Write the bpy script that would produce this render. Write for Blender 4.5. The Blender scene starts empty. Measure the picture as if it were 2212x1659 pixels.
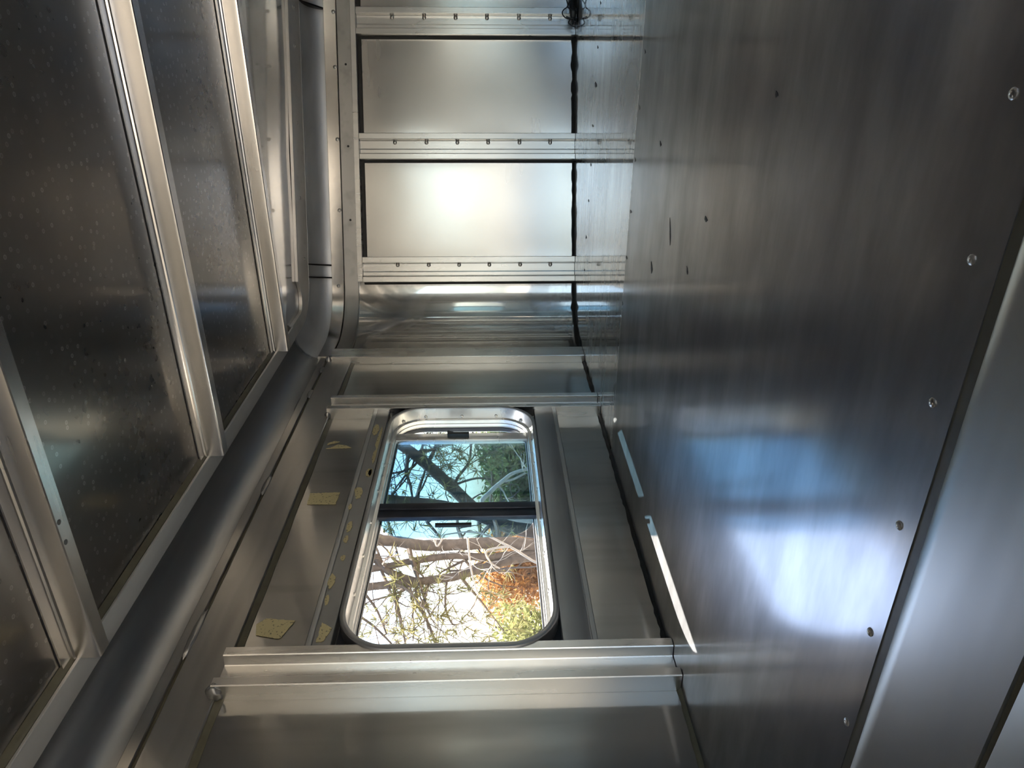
import bpy, bmesh, math, random
from mathutils import Vector, Matrix, noise

# ------------------------------------------------------------------ camera, world, sun, exposure
SC = bpy.context.scene
COL = SC.collection
CX, CY, F = 1106.0, 829.5, 1550.0            # principal point and focal length of the 2212 x 1659 frame
CAM = Vector((0, 0, 0.28))
_Y = Vector((1050 - CX, 60 - CY, F)).normalized()            # the trailer's long axis seen by the camera
_s = 0.010
_Z = Vector((-1, _s, -(-_Y.x + _s * _Y.y) / _Y.z)).normalized()
_X = _Y.cross(_Z)
RW = Matrix((_X, _Y, _Z))                    # photo axes (right, down, forward) -> world
cam_data = bpy.data.cameras.new('camera')
cam_data.sensor_width = 36.0
cam_data.lens = F / 2212.0 * 36.0
cam_data.clip_start = 0.01
cam = bpy.data.objects.new('camera', cam_data)
COL.objects.link(cam)
m3 = Matrix((RW.col[0], -RW.col[1], -RW.col[2])).transposed()
cam.matrix_world = Matrix.Translation(CAM) @ m3.to_4x4()
SC.camera = cam

SUN_TRAVEL = Vector((0.287, -0.37, -1.0)).normalized()
world = bpy.data.worlds.new('world')
SC.world = world
world.use_nodes = True
wn = world.node_tree
bg = wn.nodes['Background']
sky = wn.nodes.new('ShaderNodeTexSky')
sky.sky_type = 'NISHITA'
sky.sun_disc = False
sky.sun_elevation = math.asin(-SUN_TRAVEL.z)
sky.sun_rotation = math.atan2(-SUN_TRAVEL.x, -SUN_TRAVEL.y)
sky.air_density = 1.0
sky.dust_density = 1.6
sky.ozone_density = 1.0
wn.links.new(sky.outputs[0], bg.inputs[0])
bg.inputs[1].default_value = 0.32
sun_data = bpy.data.lights.new('sun', 'SUN')
sun_data.energy = 14.0
sun_data.angle = math.radians(0.53)
sun_data.color = (1.0, 0.95, 0.88)
sun = bpy.data.objects.new('sun', sun_data)
COL.objects.link(sun)
sun.rotation_euler = (-SUN_TRAVEL).to_track_quat('Z', 'Y').to_euler()
sun.location = (-4, 6, 12)
vs = SC.view_settings
vs.view_transform = 'Standard'
vs.look = 'None'
vs.gamma = 1.0
vs.use_curve_mapping = False
vs.exposure = 1.33
SC.cycles.max_bounces = 7
SC.cycles.glossy_bounces = 5
SC.cycles.diffuse_bounces = 3
SC.cycles.transparent_max_bounces = 12
SC.cycles.caustics_reflective = True
SC.cycles.use_denoising = True
SC.cycles.use_adaptive_sampling = True
SC.cycles.adaptive_threshold = 0.08
SC.cycles.adaptive_min_samples = 20

# ------------------------------------------------------------------ materials
MATS = {}
def nodes_of(name):
    m = bpy.data.materials.new(name)
    m.use_nodes = True
    MATS[name] = m
    nt = m.node_tree
    return m, nt, nt.nodes['Principled BSDF']

def tex(nt, kind, scale, stretch=(1, 1, 1), detail=3.0, rough=0.55, rot=(0, 0, 0)):
    tc = nt.nodes.new('ShaderNodeTexCoord')
    mp = nt.nodes.new('ShaderNodeMapping')
    mp.inputs['Scale'].default_value = stretch
    mp.inputs['Rotation'].default_value = rot
    nt.links.new(tc.outputs['Object'], mp.inputs['Vector'])
    if kind == 'noise':
        n = nt.nodes.new('ShaderNodeTexNoise')
        n.inputs['Detail'].default_value = detail
        n.inputs['Roughness'].default_value = rough
    else:
        n = nt.nodes.new('ShaderNodeTexVoronoi')
    n.inputs['Scale'].default_value = scale
    nt.links.new(mp.outputs['Vector'], n.inputs['Vector'])
    return n

def ramp(nt, src, stops, socket=0):
    r = nt.nodes.new('ShaderNodeValToRGB')
    e = r.color_ramp.elements
    while len(e) < len(stops):
        e.new(0.5)
    for el, (p, c) in zip(e, stops):
        el.position = p
        el.color = (c, c, c, 1) if not isinstance(c, tuple) else (*c, 1)
    nt.links.new(src.outputs[socket], r.inputs[0])
    return r

def mix(nt, a, b, fac, mode='MIX'):
    n = nt.nodes.new('ShaderNodeMix')
    n.data_type = 'RGBA'
    n.blend_type = mode
    for v, s in ((fac, n.inputs[0]), (a, n.inputs[6]), (b, n.inputs[7])):
        if hasattr(v, 'is_linked') or hasattr(v, 'links'):
            nt.links.new(v, s)
        elif isinstance(v, tuple):
            s.default_value = (*v, 1)
        else:
            s.default_value = v
    return n.outputs[2]

def metal(name, col, rough, spread=0.08, brush=None, grime=0.25, bump=0.02, grime_col=(0.10, 0.095, 0.085), spots=False, patch=3.0, sharp=None, dust=0.0, wear=None, smear=None):
    """mill-finish aluminium: brushed grain, cloudy roughness, grime"""
    m, nt, p = nodes_of(name)
    p.inputs['Metallic'].default_value = 1.0 - dust
    cloud = tex(nt, 'noise', patch, (1, 1, 1), 2.0, 0.55)
    grain = tex(nt, 'noise', 60.0, brush or (1, 1, 1), 1.0, 0.5)
    g = ramp(nt, cloud, [(0.30, 0.0), (0.75, 1.0)])
    c = mix(nt, col, tuple(min(1, x * 0.80) for x in col), g.outputs[0])
    speck = tex(nt, 'noise', 22.0, brush and tuple(max(0.12, b) for b in brush) or (1, 1, 1), 2.0, 0.6)
    gr = ramp(nt, speck, [(0.52, 0.0), (0.80, grime)])
    c = mix(nt, c, grime_col, gr.outputs[0])
    if smear:                                 # wiped streaks and scuffs
        sm = tex(nt, 'noise', smear[0], smear[1], 4.0, 0.65, (0, 0, 0.25))
        sr = ramp(nt, sm, [(0.36, 0.0), (0.66, 1.0)])
        c = mix(nt, c, tuple(x * smear[2] for x in col), sr.outputs[0])
    rr = nt.nodes.new('ShaderNodeMath'); rr.operation = 'MULTIPLY_ADD'
    nt.links.new(cloud.outputs[0], rr.inputs[0])
    rr.inputs[1].default_value = spread * 2
    rr.inputs[2].default_value = rough - spread
    r2 = nt.nodes.new('ShaderNodeMath'); r2.operation = 'MULTIPLY_ADD'
    nt.links.new(grain.outputs[0], r2.inputs[0])
    r2.inputs[1].default_value = spread
    nt.links.new(rr.outputs[0], r2.inputs[2])
    rough_out = r2.outputs[0]
    if spots:                                 # dried water spots
        vo = tex(nt, 'voronoi', 55.0)
        vo.voronoi_dimensions = '2D'
        vo.inputs['Randomness'].default_value = 1.0
        ring = ramp(nt, vo, [(0.0, 0.25), (0.10, 0.35), (0.14, 1.0), (0.18, 0.0), (1.0, 0.0)])
        sel = nt.nodes.new('ShaderNodeSeparateColor')
        nt.links.new(vo.outputs['Color'], sel.inputs[0])
        pick = nt.nodes.new('ShaderNodeMath'); pick.operation = 'GREATER_THAN'
        nt.links.new(sel.outputs[0], pick.inputs[0]); pick.inputs[1].default_value = 0.30
        am = nt.nodes.new('ShaderNodeMath'); am.operation = 'MULTIPLY'
        nt.links.new(ring.outputs[0], am.inputs[0]); nt.links.new(pick.outputs[0], am.inputs[1])
        am2 = nt.nodes.new('ShaderNodeMath'); am2.operation = 'MULTIPLY'
        nt.links.new(am.outputs[0], am2.inputs[0])
        nt.links.new(sel.outputs[1], am2.inputs[1])
        met = nt.nodes.new('ShaderNodeMath'); met.operation = 'MULTIPLY_ADD'
        nt.links.new(am2.outputs[0], met.inputs[0]); met.inputs[1].default_value = -0.8; met.inputs[2].default_value = 1.0
        nt.links.new(met.outputs[0], p.inputs['Metallic'])
        c = mix(nt, c, (0.72, 0.72, 0.66), am2.outputs[0])
    nt.links.new(c, p.inputs['Base Color'])
    nt.links.new(rough_out, p.inputs['Roughness'])
    b = nt.nodes.new('ShaderNodeBump')
    b.inputs['Strength'].default_value = bump
    b.inputs['Distance'].default_value = 0.002
    nt.links.new(grain.outputs[0], b.inputs['Height'])
    nt.links.new(b.outputs[0], p.inputs['Normal'])
    if sharp:                                 # the polished tops of the surface reflect more sharply than its worn hollows
        g2 = nt.nodes.new('ShaderNodeBsdfAnisotropic')
        nt.links.new(c, g2.inputs['Color'])
        g2.inputs['Roughness'].default_value = sharp[0]
        ms = nt.nodes.new('ShaderNodeMixShader')
        fac = nt.nodes.new('ShaderNodeMath'); fac.operation = 'MULTIPLY_ADD'
        nt.links.new(cloud.outputs[0], fac.inputs[0]); fac.inputs[1].default_value = 0.5; fac.inputs[2].default_value = sharp[1] - 0.25
        fo = fac.outputs[0]
        if wear:                              # scuffed by feet near the step, cleaner towards the nose
            tcw = nt.nodes.new('ShaderNodeTexCoord'); sx = nt.nodes.new('ShaderNodeSeparateXYZ')
            nt.links.new(tcw.outputs['Object'], sx.inputs[0])
            mr = nt.nodes.new('ShaderNodeMapRange')
            mr.inputs[1].default_value, mr.inputs[2].default_value = wear[0], wear[1]
            mr.inputs[3].default_value, mr.inputs[4].default_value = wear[2], wear[3]
            nt.links.new(sx.outputs[1], mr.inputs[0])
            mu = nt.nodes.new('ShaderNodeMath'); mu.operation = 'MULTIPLY'; mu.use_clamp = True
            nt.links.new(fo, mu.inputs[0]); nt.links.new(mr.outputs[0], mu.inputs[1])
            fo = mu.outputs[0]
        nt.links.new(fo, ms.inputs[0])
        nt.links.new(p.outputs[0], ms.inputs[1]); nt.links.new(g2.outputs[0], ms.inputs[2])
        nt.links.new(ms.outputs[0], nt.nodes['Material Output'].inputs[0])
    return m

def plain(name, col, rough=0.6, metallic=0.0, vary=0.25, scale=40.0, bump=0.0):
    m, nt, p = nodes_of(name)
    n = tex(nt, 'noise', scale, (1, 1, 1), 4.0)
    r = ramp(nt, n, [(0.35, 0.0), (0.7, 1.0)])
    c = mix(nt, col, tuple(x * (1 - vary) for x in col), r.outputs[0])
    nt.links.new(c, p.inputs['Base Color'])
    p.inputs['Roughness'].default_value = rough
    p.inputs['Metallic'].default_value = metallic
    if bump:
        b = nt.nodes.new('ShaderNodeBump')
        b.inputs['Strength'].default_value = bump
        b.inputs['Distance'].default_value = 0.003
        nt.links.new(n.outputs[0], b.inputs['Height'])
        nt.links.new(b.outputs[0], p.inputs['Normal'])
    return m

ALU = (0.66, 0.65, 0.63)
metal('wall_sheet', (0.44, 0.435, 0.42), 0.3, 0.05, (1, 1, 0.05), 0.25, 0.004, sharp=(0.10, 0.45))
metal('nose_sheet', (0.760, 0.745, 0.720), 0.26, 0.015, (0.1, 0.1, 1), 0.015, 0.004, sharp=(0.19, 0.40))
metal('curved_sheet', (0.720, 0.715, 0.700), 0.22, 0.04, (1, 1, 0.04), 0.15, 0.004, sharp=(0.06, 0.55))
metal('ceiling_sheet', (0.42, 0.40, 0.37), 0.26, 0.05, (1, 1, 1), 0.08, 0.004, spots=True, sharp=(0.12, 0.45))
metal('bow_metal', (0.90, 0.87, 0.82), 0.22, 0.06, (0.03, 1, 1), 0.12, 0.004)
metal('post_metal', (0.840, 0.825, 0.795), 0.25, 0.06, (1, 1, 0.03), 0.18, 0.004)
metal('rail_metal', (0.52, 0.51, 0.485), 0.34, 0.08, (1, 0.05, 1), 0.35, 0.03)
metal('trim_metal', (0.780, 0.755, 0.710), 0.17, 0.06, (1, 1, 1), 0.20, 0.03)
metal('cove_metal', (0.43, 0.435, 0.435), 0.38, 0.06, (1, 0.05, 1), 0.30, 0.004)
metal('frame_metal', (0.80, 0.79, 0.765), 0.25, 0.05, (0.2, 0.2, 1), 0.15, 0.004, dust=0.25)
metal('nose_cove', (0.72, 0.74, 0.76), 0.45, 0.05, (0.2, 0.2, 1), 0.25, 0.004, dust=0.18)
metal('bar_metal', (0.43, 0.435, 0.435), 0.4, 0.06, (1, 0.04, 1), 0.40, 0.03)
metal('threshold_metal', (0.620, 0.620, 0.595), 0.34, 0.06, (0.08, 1, 1), 0.20, 0.004)
metal('floor_sheet', (0.54, 0.545, 0.555), 0.34, 0.06, (0.16, 1, 1), 0.22, 0.006, patch=4.5, sharp=(0.145, 0.52), dust=0.10, smear=(16.0, (0.3, 1, 1), 0.66))
metal('floor_polished', (0.66, 0.66, 0.66), 0.24, 0.06, (0.05, 1, 1), 0.25, 0.006, patch=4.5, sharp=(0.045, 0.72), dust=0.10, smear=(30.0, (0.10, 1, 1), 0.80))
metal('lip_metal', (0.46, 0.46, 0.46), 0.42, 0.05, None, 0.2, 0.004)
metal('strip_metal', (0.82, 0.79, 0.74), 0.36, 0.05, None, 0.2, 0.004, dust=0.25)
metal('angle_metal', (0.86, 0.85, 0.82), 0.50, 0.06, (1, 0.03, 1), 0.15, 0.004, dust=0.15)
metal('screw_metal', (0.62, 0.60, 0.56), 0.30, 0.05)
metal('weld_metal', (0.45, 0.44, 0.42), 0.40, 0.10, grime=0.5, bump=0.3)
plain('dark_sealant', (0.018, 0.018, 0.017), 0.5, bump=0.4)
plain('olive_sealant', (0.12, 0.112, 0.075), 0.45, bump=0.2)
plain('black_plastic', (0.012, 0.012, 0.014), 0.45)
plain('black_rubber', (0.02, 0.022, 0.028), 0.6)
plain('dark_anodised', (0.045, 0.05, 0.065), 0.35, 0.6)
plain('cable_black', (0.010, 0.010, 0.011), 0.42)
plain('earth', (0.34, 0.29, 0.22), 0.95, vary=0.5, scale=0.6)
plain('bark_dark', (0.060, 0.050, 0.043), 0.9, vary=0.5, scale=25, bump=0.6)
plain('bark_brown', (0.17, 0.125, 0.09), 0.9, vary=0.5, scale=25, bump=0.6)
plain('bark_pale', (0.50, 0.44, 0.36), 0.9, vary=0.3, scale=25, bump=0.4)

def residue(name):
    m, nt, p = nodes_of(name)
    n = tex(nt, 'noise', 240.0, (1, 1, 1), 3.0)
    r = ramp(nt, n, [(0.60, 0.0), (0.66, 1.0)])
    c = mix(nt, (0.62, 0.54, 0.30), (0.20, 0.18, 0.13), r.outputs[0])
    nt.links.new(c, p.inputs['Base Color'])
    p.inputs['Roughness'].default_value = 0.75
residue('tape_residue')

def leaf(name, c1, c2):
    m, nt, p = nodes_of(name)
    nt.nodes.remove(p)
    out = nt.nodes['Material Output']
    n = tex(nt, 'noise', 3.0, (1, 1, 1), 3.0)
    r = ramp(nt, n, [(0.35, 0.0), (0.65, 1.0)])
    c = mix(nt, c1, c2, r.outputs[0])
    d = nt.nodes.new('ShaderNodeBsdfDiffuse'); t = nt.nodes.new('ShaderNodeBsdfTranslucent')
    s = nt.nodes.new('ShaderNodeMixShader'); s.inputs[0].default_value = 0.5
    nt.links.new(c, d.inputs[0]); nt.links.new(c, t.inputs[0])
    nt.links.new(d.outputs[0], s.inputs[1]); nt.links.new(t.outputs[0], s.inputs[2])
    nt.links.new(s.outputs[0], out.inputs[0])
leaf('needles_green', (0.075, 0.11, 0.035), (0.14, 0.17, 0.06))
leaf('needles_olive', (0.15, 0.15, 0.06), (0.24, 0.21, 0.09))
leaf('leaves_yellow', (0.24, 0.26, 0.08), (0.34, 0.32, 0.14))
leaf('leaves_orange', (0.46, 0.22, 0.06), (0.36, 0.20, 0.09))

def glass(name, tint, refl=0.08):
    m, nt, p = nodes_of(name)
    nt.nodes.remove(p)
    out = nt.nodes['Material Output']
    tr = nt.nodes.new('ShaderNodeBsdfTransparent'); tr.inputs[0].default_value = (*tint, 1)
    gl = nt.nodes.new('ShaderNodeBsdfGlossy'); gl.inputs['Roughness'].default_value = 0.02
    n = tex(nt, 'noise', 5.0); r = ramp(nt, n, [(0.3, refl * 0.7), (0.7, refl)])
    fr = nt.nodes.new('ShaderNodeLayerWeight'); fr.inputs[0].default_value = 0.12
    mx = nt.nodes.new('ShaderNodeMath'); mx.operation = 'MAXIMUM'
    nt.links.new(fr.outputs['Facing'], mx.inputs[0]); nt.links.new(r.outputs[0], mx.inputs[1])
    s = nt.nodes.new('ShaderNodeMixShader')
    nt.links.new(mx.outputs[0], s.inputs[0]); nt.links.new(tr.outputs[0], s.inputs[1]); nt.links.new(gl.outputs[0], s.inputs[2])
    nt.links.new(s.outputs[0], out.inputs[0])
glass('tinted_glass', (0.50, 0.66, 0.76))
glass('clear_glass', (0.92, 0.95, 0.94), 0.03)

def screen_mat():
    m, nt, p = nodes_of('screen_mesh')
    nt.nodes.remove(p)
    out = nt.nodes['Material Output']
    tr = nt.nodes.new('ShaderNodeBsdfTransparent'); tr.inputs[0].default_value = (1, 1, 1, 1)
    df = nt.nodes.new('ShaderNodeBsdfDiffuse'); df.inputs[0].default_value = (0.30, 0.30, 0.30, 1)
    n = tex(nt, 'noise', 30.0); r = ramp(nt, n, [(0.3, 0.06), (0.7, 0.12)])
    s = nt.nodes.new('ShaderNodeMixShader')
    nt.links.new(r.outputs[0], s.inputs[0]); nt.links.new(tr.outputs[0], s.inputs[1]); nt.links.new(df.outputs[0], s.inputs[2])
    nt.links.new(s.outputs[0], out.inputs[0])
screen_mat()

# ------------------------------------------------------------------ mesh helpers
random.seed(7)
def mesh(name, verts, faces, smooth=28):
    me = bpy.data.meshes.new(name)
    me.from_pydata([tuple(v) for v in verts], [], faces)
    bm = bmesh.new(); bm.from_mesh(me)
    bmesh.ops.recalc_face_normals(bm, faces=bm.faces)
    bm.to_mesh(me); bm.free()
    if smooth:
        me.shade_smooth()
        me.set_sharp_from_angle(angle=math.radians(smooth))
    return me

def put(name, me, mat, parent=None, label=None, loc=(0, 0, 0), rot=None):
    o = bpy.data.objects.new(name, me)
    if not me.materials:
        me.materials.append(MATS[mat])
    COL.objects.link(o)
    o.parent = parent
    o.location = loc
    if rot is not None:
        o.rotation_mode = 'QUATERNION'; o.rotation_quaternion = rot
    if label:
        o['label'] = label
    return o

def root(name, label, cat, kind=None, loc=(0, 0, 0), group=None):
    o = bpy.data.objects.new(name, None)
    COL.objects.link(o)
    o.location = loc
    o.empty_display_size = 0.1
    o['label'] = label; o['category'] = cat
    if kind: o['kind'] = kind
    if group: o['group'] = group
    return o

def chamfer(prof, c):
    """cut the corners of a closed 2-D profile"""
    out = []
    n = len(prof)
    for i in range(n):
        a, b, d = Vector(prof[i - 1]), Vector(prof[i]), Vector(prof[(i + 1) % n])
        k = min(c, (a - b).length * 0.4, (d - b).length * 0.4)
        out.append(tuple(b + (a - b).normalized() * k))
        out.append(tuple(b + (d - b).normalized() * k))
    return out

def box(x0, x1, y0, y1, z0, z1, c=0.0012):
    """a box with chamfered long edges, returned as verts, faces"""
    dims = (x1 - x0, y1 - y0, z1 - z0)
    bm = bmesh.new()
    bmesh.ops.create_cube(bm, size=1.0)
    for v in bm.verts:
        v.co = Vector(((x0 + x1) / 2 + v.co.x * dims[0], (y0 + y1) / 2 + v.co.y * dims[1], (z0 + z1) / 2 + v.co.z * dims[2]))
    if c:
        bmesh.ops.bevel(bm, geom=bm.edges[:], offset=min(c, min(dims) * 0.3), segments=2, affect='EDGES', profile=0.5)
    bm.verts.index_update()
    vs_, fs_ = [v.co.copy() for v in bm.verts], [[v.index for v in f.verts] for f in bm.faces]
    bm.free()
    return vs_, fs_

# ---- the plan of the walls: left wall, rounded corner, slanting nose, rounded tip, mirrored
W = -0.8834
XC = 0.20
DD = Vector((0.9376, 0.3477)); NN = Vector((0.3477, -0.9376))
A0 = Vector((-0.117, 2.4838))
UC = (W - A0.x) / DD.x
CORNER = A0 + DD * UC
R1 = 0.21
TH1 = math.acos(DD.y)
T1 = R1 * math.tan(TH1 / 2)
YT = CORNER.y - T1
L1 = R1 * TH1
U1 = UC + T1
U2 = 0.20
L2 = U2 - U1
UA = (XC - A0.x) / DD.x
T2 = UA - U2
TH2 = math.pi / 2 - TH1
R2 = T2 / math.tan(TH2)
L3 = R2 * TH2
S_APEX = L1 + L2 + L3
S_NOSE = lambda u: L1 + (u - U1)

def path(s):
    """point and inward normal of the wall line at arc length s (0 = end of the straight left wall)"""
    if s > S_APEX:
        p, n = path(2 * S_APEX - s)
        return Vector((2 * XC - p.x, p.y)), Vector((-n.x, n.y))
    if s <= 0:
        return Vector((W, YT + s)), Vector((1, 0))
    if s <= L1:
        a = math.pi - s / R1
        c = Vector((W + R1, YT))
        d = Vector((math.cos(a), math.sin(a)))
        return c + d * R1, -d
    if s <= L1 + L2:
        return A0 + DD * (U1 + s - L1), NN.copy()
    t = (s - L1 - L2) / R2
    a0 = math.atan2(-NN.y, -NN.x)
    c = A0 + DD * U2 + NN * R2
    a = a0 - t
    d = Vector((math.cos(a), math.sin(a)))
    return c + d * R2, -d

def stations(s0, s1, step_flat=0.25, step_arc=0.018):
    cuts = sorted({s0, s1, *[k for k in (0, L1, L1 + L2, 2 * S_APEX - L1 - L2, 2 * S_APEX - L1, 2 * S_APEX) if s0 < k < s1]})
    out = [s0]
    for a, b in zip(cuts, cuts[1:]):
        mid = (a + b) / 2
        arc = 0 < mid < L1 or L1 + L2 < mid < 2 * S_APEX - L1 - L2 or 2 * S_APEX - L1 < mid < 2 * S_APEX
        n = max(1, math.ceil((b - a) / (step_arc if arc else step_flat)))
        out += [a + (b - a) * i / n for i in range(1, n + 1)]
    return out

def sweep(prof, s0, s1, step_flat=0.25, wob=None):
    """closed profile (o inward from the wall, z) swept along the wall line"""
    vs_, fs_ = [], []
    st = stations(s0, s1, step_flat)
    n = len(prof)
    for s in st:
        p, nn = path(s)
        for k, (o, z) in enumerate(prof):
            if wob:
                o, z = wob(s, k, o, z)
            q = p + nn * o
            vs_.append(Vector((q.x, q.y, z)))
    for i in range(len(st) - 1):
        for k in range(n):
            a, b = i * n + k, i * n + (k + 1) % n
            fs_.append((a, b, b + n, a + n))
    fs_.append(tuple(range(n)))
    fs_.append(tuple(range((len(st) - 1) * n, len(st) * n)))
    return vs_, fs_

def upright(prof, s, z0, z1):
    """closed profile (t along the wall line, o inward) standing between z0 and z1 at arc length s"""
    p, nn = path(s)
    tt = Vector((-nn.y, nn.x)) * -1
    if path(s + 0.001)[0] != p and (path(s + 0.001)[0] - p).dot(tt) < 0:
        tt = -tt
    vs_ = []
    for z in (z0, z1):
        for t, o in prof:
            q = p + tt * t + nn * o
            vs_.append(Vector((q.x, q.y, z)))
    n = len(prof)
    fs_ = [(k, (k + 1) % n, (k + 1) % n + n, k + n) for k in range(n)] + [tuple(range(n)), tuple(range(n, 2 * n))]
    return vs_, fs_

def skin(s0, s1, z0, z1, ns, nz, amp, seed, th=0.003, freq=3.0):
    """a sheet along the wall line with the gentle waves of thin metal"""
    vs_, fs_ = [], []
    arcst = stations(s0, s1, (s1 - s0) / ns)
    m = len(arcst)
    for side in (0, 1):
        for s in arcst:
            p, nn = path(s)
            for j in range(nz + 1):
                z = z0 + (z1 - z0) * j / nz
                fade = min(1, 6 * min((s - s0), (s1 - s)) / (s1 - s0)) * min(1, 6 * min(j, nz - j) / nz)
                w = amp * fade * noise.noise(Vector((s * freq + seed, z * freq, seed * 1.7)))
                q = p + nn * (w - side * th)
                vs_.append(Vector((q.x, q.y, z)))
    k = nz + 1
    for i in range(m - 1):
        for j in range(nz):
            a = i * k + j
            fs_.append((a, a + 1, a + k + 1, a + k))
    off = m * k
    for i in range(m - 1):
        for j in range(nz):
            a = off + i * k + j
            fs_.append((a, a + k, a + k + 1, a + 1))
    rim = [i * k for i in range(m)] + [(m - 1) * k + j for j in range(1, k)] + [i * k + nz for i in range(m - 2, -1, -1)] + [j for j in range(nz - 1, 0, -1)]
    for a, b in zip(rim, rim[1:] + rim[:1]):
        fs_.append((a, b, b + off, a + off))
    return vs_, fs_

def disc_screw(name, r=0.0062, hgt=0.0032):
    """a pan-head screw with a square socket, head along +Z"""
    bm = bmesh.new()
    rings = [(r, 0), (r, hgt * 0.35), (r * 0.8, hgt * 0.8), (r * 0.42, hgt), (r * 0.34, hgt * 0.45)]
    n = 10
    vv = [[bm.verts.new((rr * math.cos(2 * math.pi * i / n), rr * math.sin(2 * math.pi * i / n), z)) for i in range(n)] for rr, z in rings]
    for a, b in zip(vv, vv[1:]):
        for i in range(n):
            bm.faces.new((a[i], a[(i + 1) % n], b[(i + 1) % n], b[i]))
    bm.faces.new(vv[-1])
    me = bpy.data.meshes.new(name); bm.to_mesh(me); bm.free()
    me.shade_smooth(); me.set_sharp_from_angle(angle=math.radians(35))
    me.materials.append(MATS['screw_metal'])
    return me
SCREW = disc_screw('screw')
SCREW_SMALL = disc_screw('screw', 0.0042, 0.0026)
SCREW_BIG = disc_screw('screw', 0.0034, 0.0015)
def hole_disc():
    me = bpy.data.meshes.new('screw_hole')
    n = 12
    vs_ = [(0.0036 * math.cos(2 * math.pi * i / n), 0.0036 * math.sin(2 * math.pi * i / n), z) for z in (0.0, 0.0004) for i in range(n)]
    me.from_pydata(vs_, [], [tuple(range(n)), tuple(range(n, 2 * n))] + [(i, (i + 1) % n, (i + 1) % n + n, i + n) for i in range(n)])
    me.materials.append(MATS['dark_sealant'])
    return me
HOLE = hole_disc()
def screw_hole(parent, p, n):
    put('screw_hole', HOLE, 'dark_sealant', parent, loc=p, rot=quat(n))
def quat(n):
    return Vector(n).normalized().to_track_quat('Z', 'X')
def screw(parent, p, n, me=None, base=Vector((0, 0, 0))):
    put('screw', me or SCREW, 'screw_metal', parent, loc=Vector(p) - base, rot=quat(n))

def tube(pts, radii, sides=7, base=Vector((0, 0, 0))):
    pts = [Vector(p) for p in pts]
    vs_, fs_ = [], []
    up = Vector((0, 0, 1))
    prev = None
    for i, p in enumerate(pts):
        t = (pts[min(i + 1, len(pts) - 1)] - pts[max(i - 1, 0)]).normalized()
        if prev is None:
            x = t.cross(up if abs(t.z) < 0.9 else Vector((1, 0, 0))).normalized()
        else:
            x = (prev - t * prev.dot(t)).normalized()
        prev = x
        y = t.cross(x)
        r = radii[i] if hasattr(radii, '__len__') else radii
        for k in range(sides):
            a = 2 * math.pi * k / sides
            vs_.append(p + x * (r * math.cos(a)) + y * (r * math.sin(a)) - base)
    for i in range(len(pts) - 1):
        for k in range(sides):
            a, b = i * sides + k, i * sides + (k + 1) % sides
            fs_.append((a, b, b + sides, a + sides))
    fs_.append(tuple(range(sides)))
    fs_.append(tuple(range((len(pts) - 1) * sides, len(pts) * sides)))
    return vs_, fs_

def join(parts):
    V, Fc = [], []
    for v, f in parts:
        o = len(V)
        V += v
        Fc += [tuple(i + o for i in q) for q in f]
    return V, Fc

# ------------------------------------------------------------------ heights shared by all walls
Z_RAIL0, Z_RAIL1 = 0.683, 0.752          # flat flange of the roof rail
Z_LIP0, Z_LIP1 = 0.759, 0.777
R_COVE = 0.0685
Z_COVE1 = Z_LIP1 + R_COVE                # 0.8455
Z_CEIL = 0.857
S_FULL = 2 * S_APEX
Y_DECK = 0.372                           # near edge of the raised floor
Y_REAR = -4.6
Z_MAIN = -1.2

# ------------------------------------------------------------------ floor
floor = root('floor', 'smooth scuffed aluminium sheet floor mirroring the ribbed walls', 'floor', 'structure')
def floor_piece(pts, name, mat, label):
    n = len(pts)
    vs_ = [Vector((x, y, 0.0)) for x, y in pts] + [Vector((x, y, -0.004)) for x, y in pts]
    fs_ = [tuple(range(n)), tuple(range(2 * n - 1, n - 1, -1))] + [(i, (i + 1) % n, (i + 1) % n + n, i + n) for i in range(n)]
    return put(name, mesh(name, vs_, fs_, 0), mat, floor, label)
Y_SEAM = 1.4155
seam_s = Y_SEAM - YT
front = [path(s)[0] for s in stations(seam_s, S_FULL - seam_s)]
floor_piece([(p.x, p.y) for p in front[0:1]] and [(p.x, p.y + (0.0006 if i in (0, len(front) - 1) else 0)) for i, p in enumerate(front)], 'floor_sheet', 'floor_polished', 'mirror-bright floor sheet next to the nose wall')
floor_piece([(W, Y_SEAM - 0.0006), (2 * XC - W, Y_SEAM - 0.0006), (2 * XC - W, Y_DECK), (W, Y_DECK)], 'floor_sheet', 'floor_sheet', 'broad scuffed floor sheet nearest the camera')
v, f_ = box(W, 2 * XC - W, Y_SEAM - 0.0005, Y_SEAM + 0.0005, -0.003, 0.0001, 0)
put('floor_seam', mesh('floor_seam', v, f_, 0), 'post_metal', floor, 'thin bright seam between two floor sheets')
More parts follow.
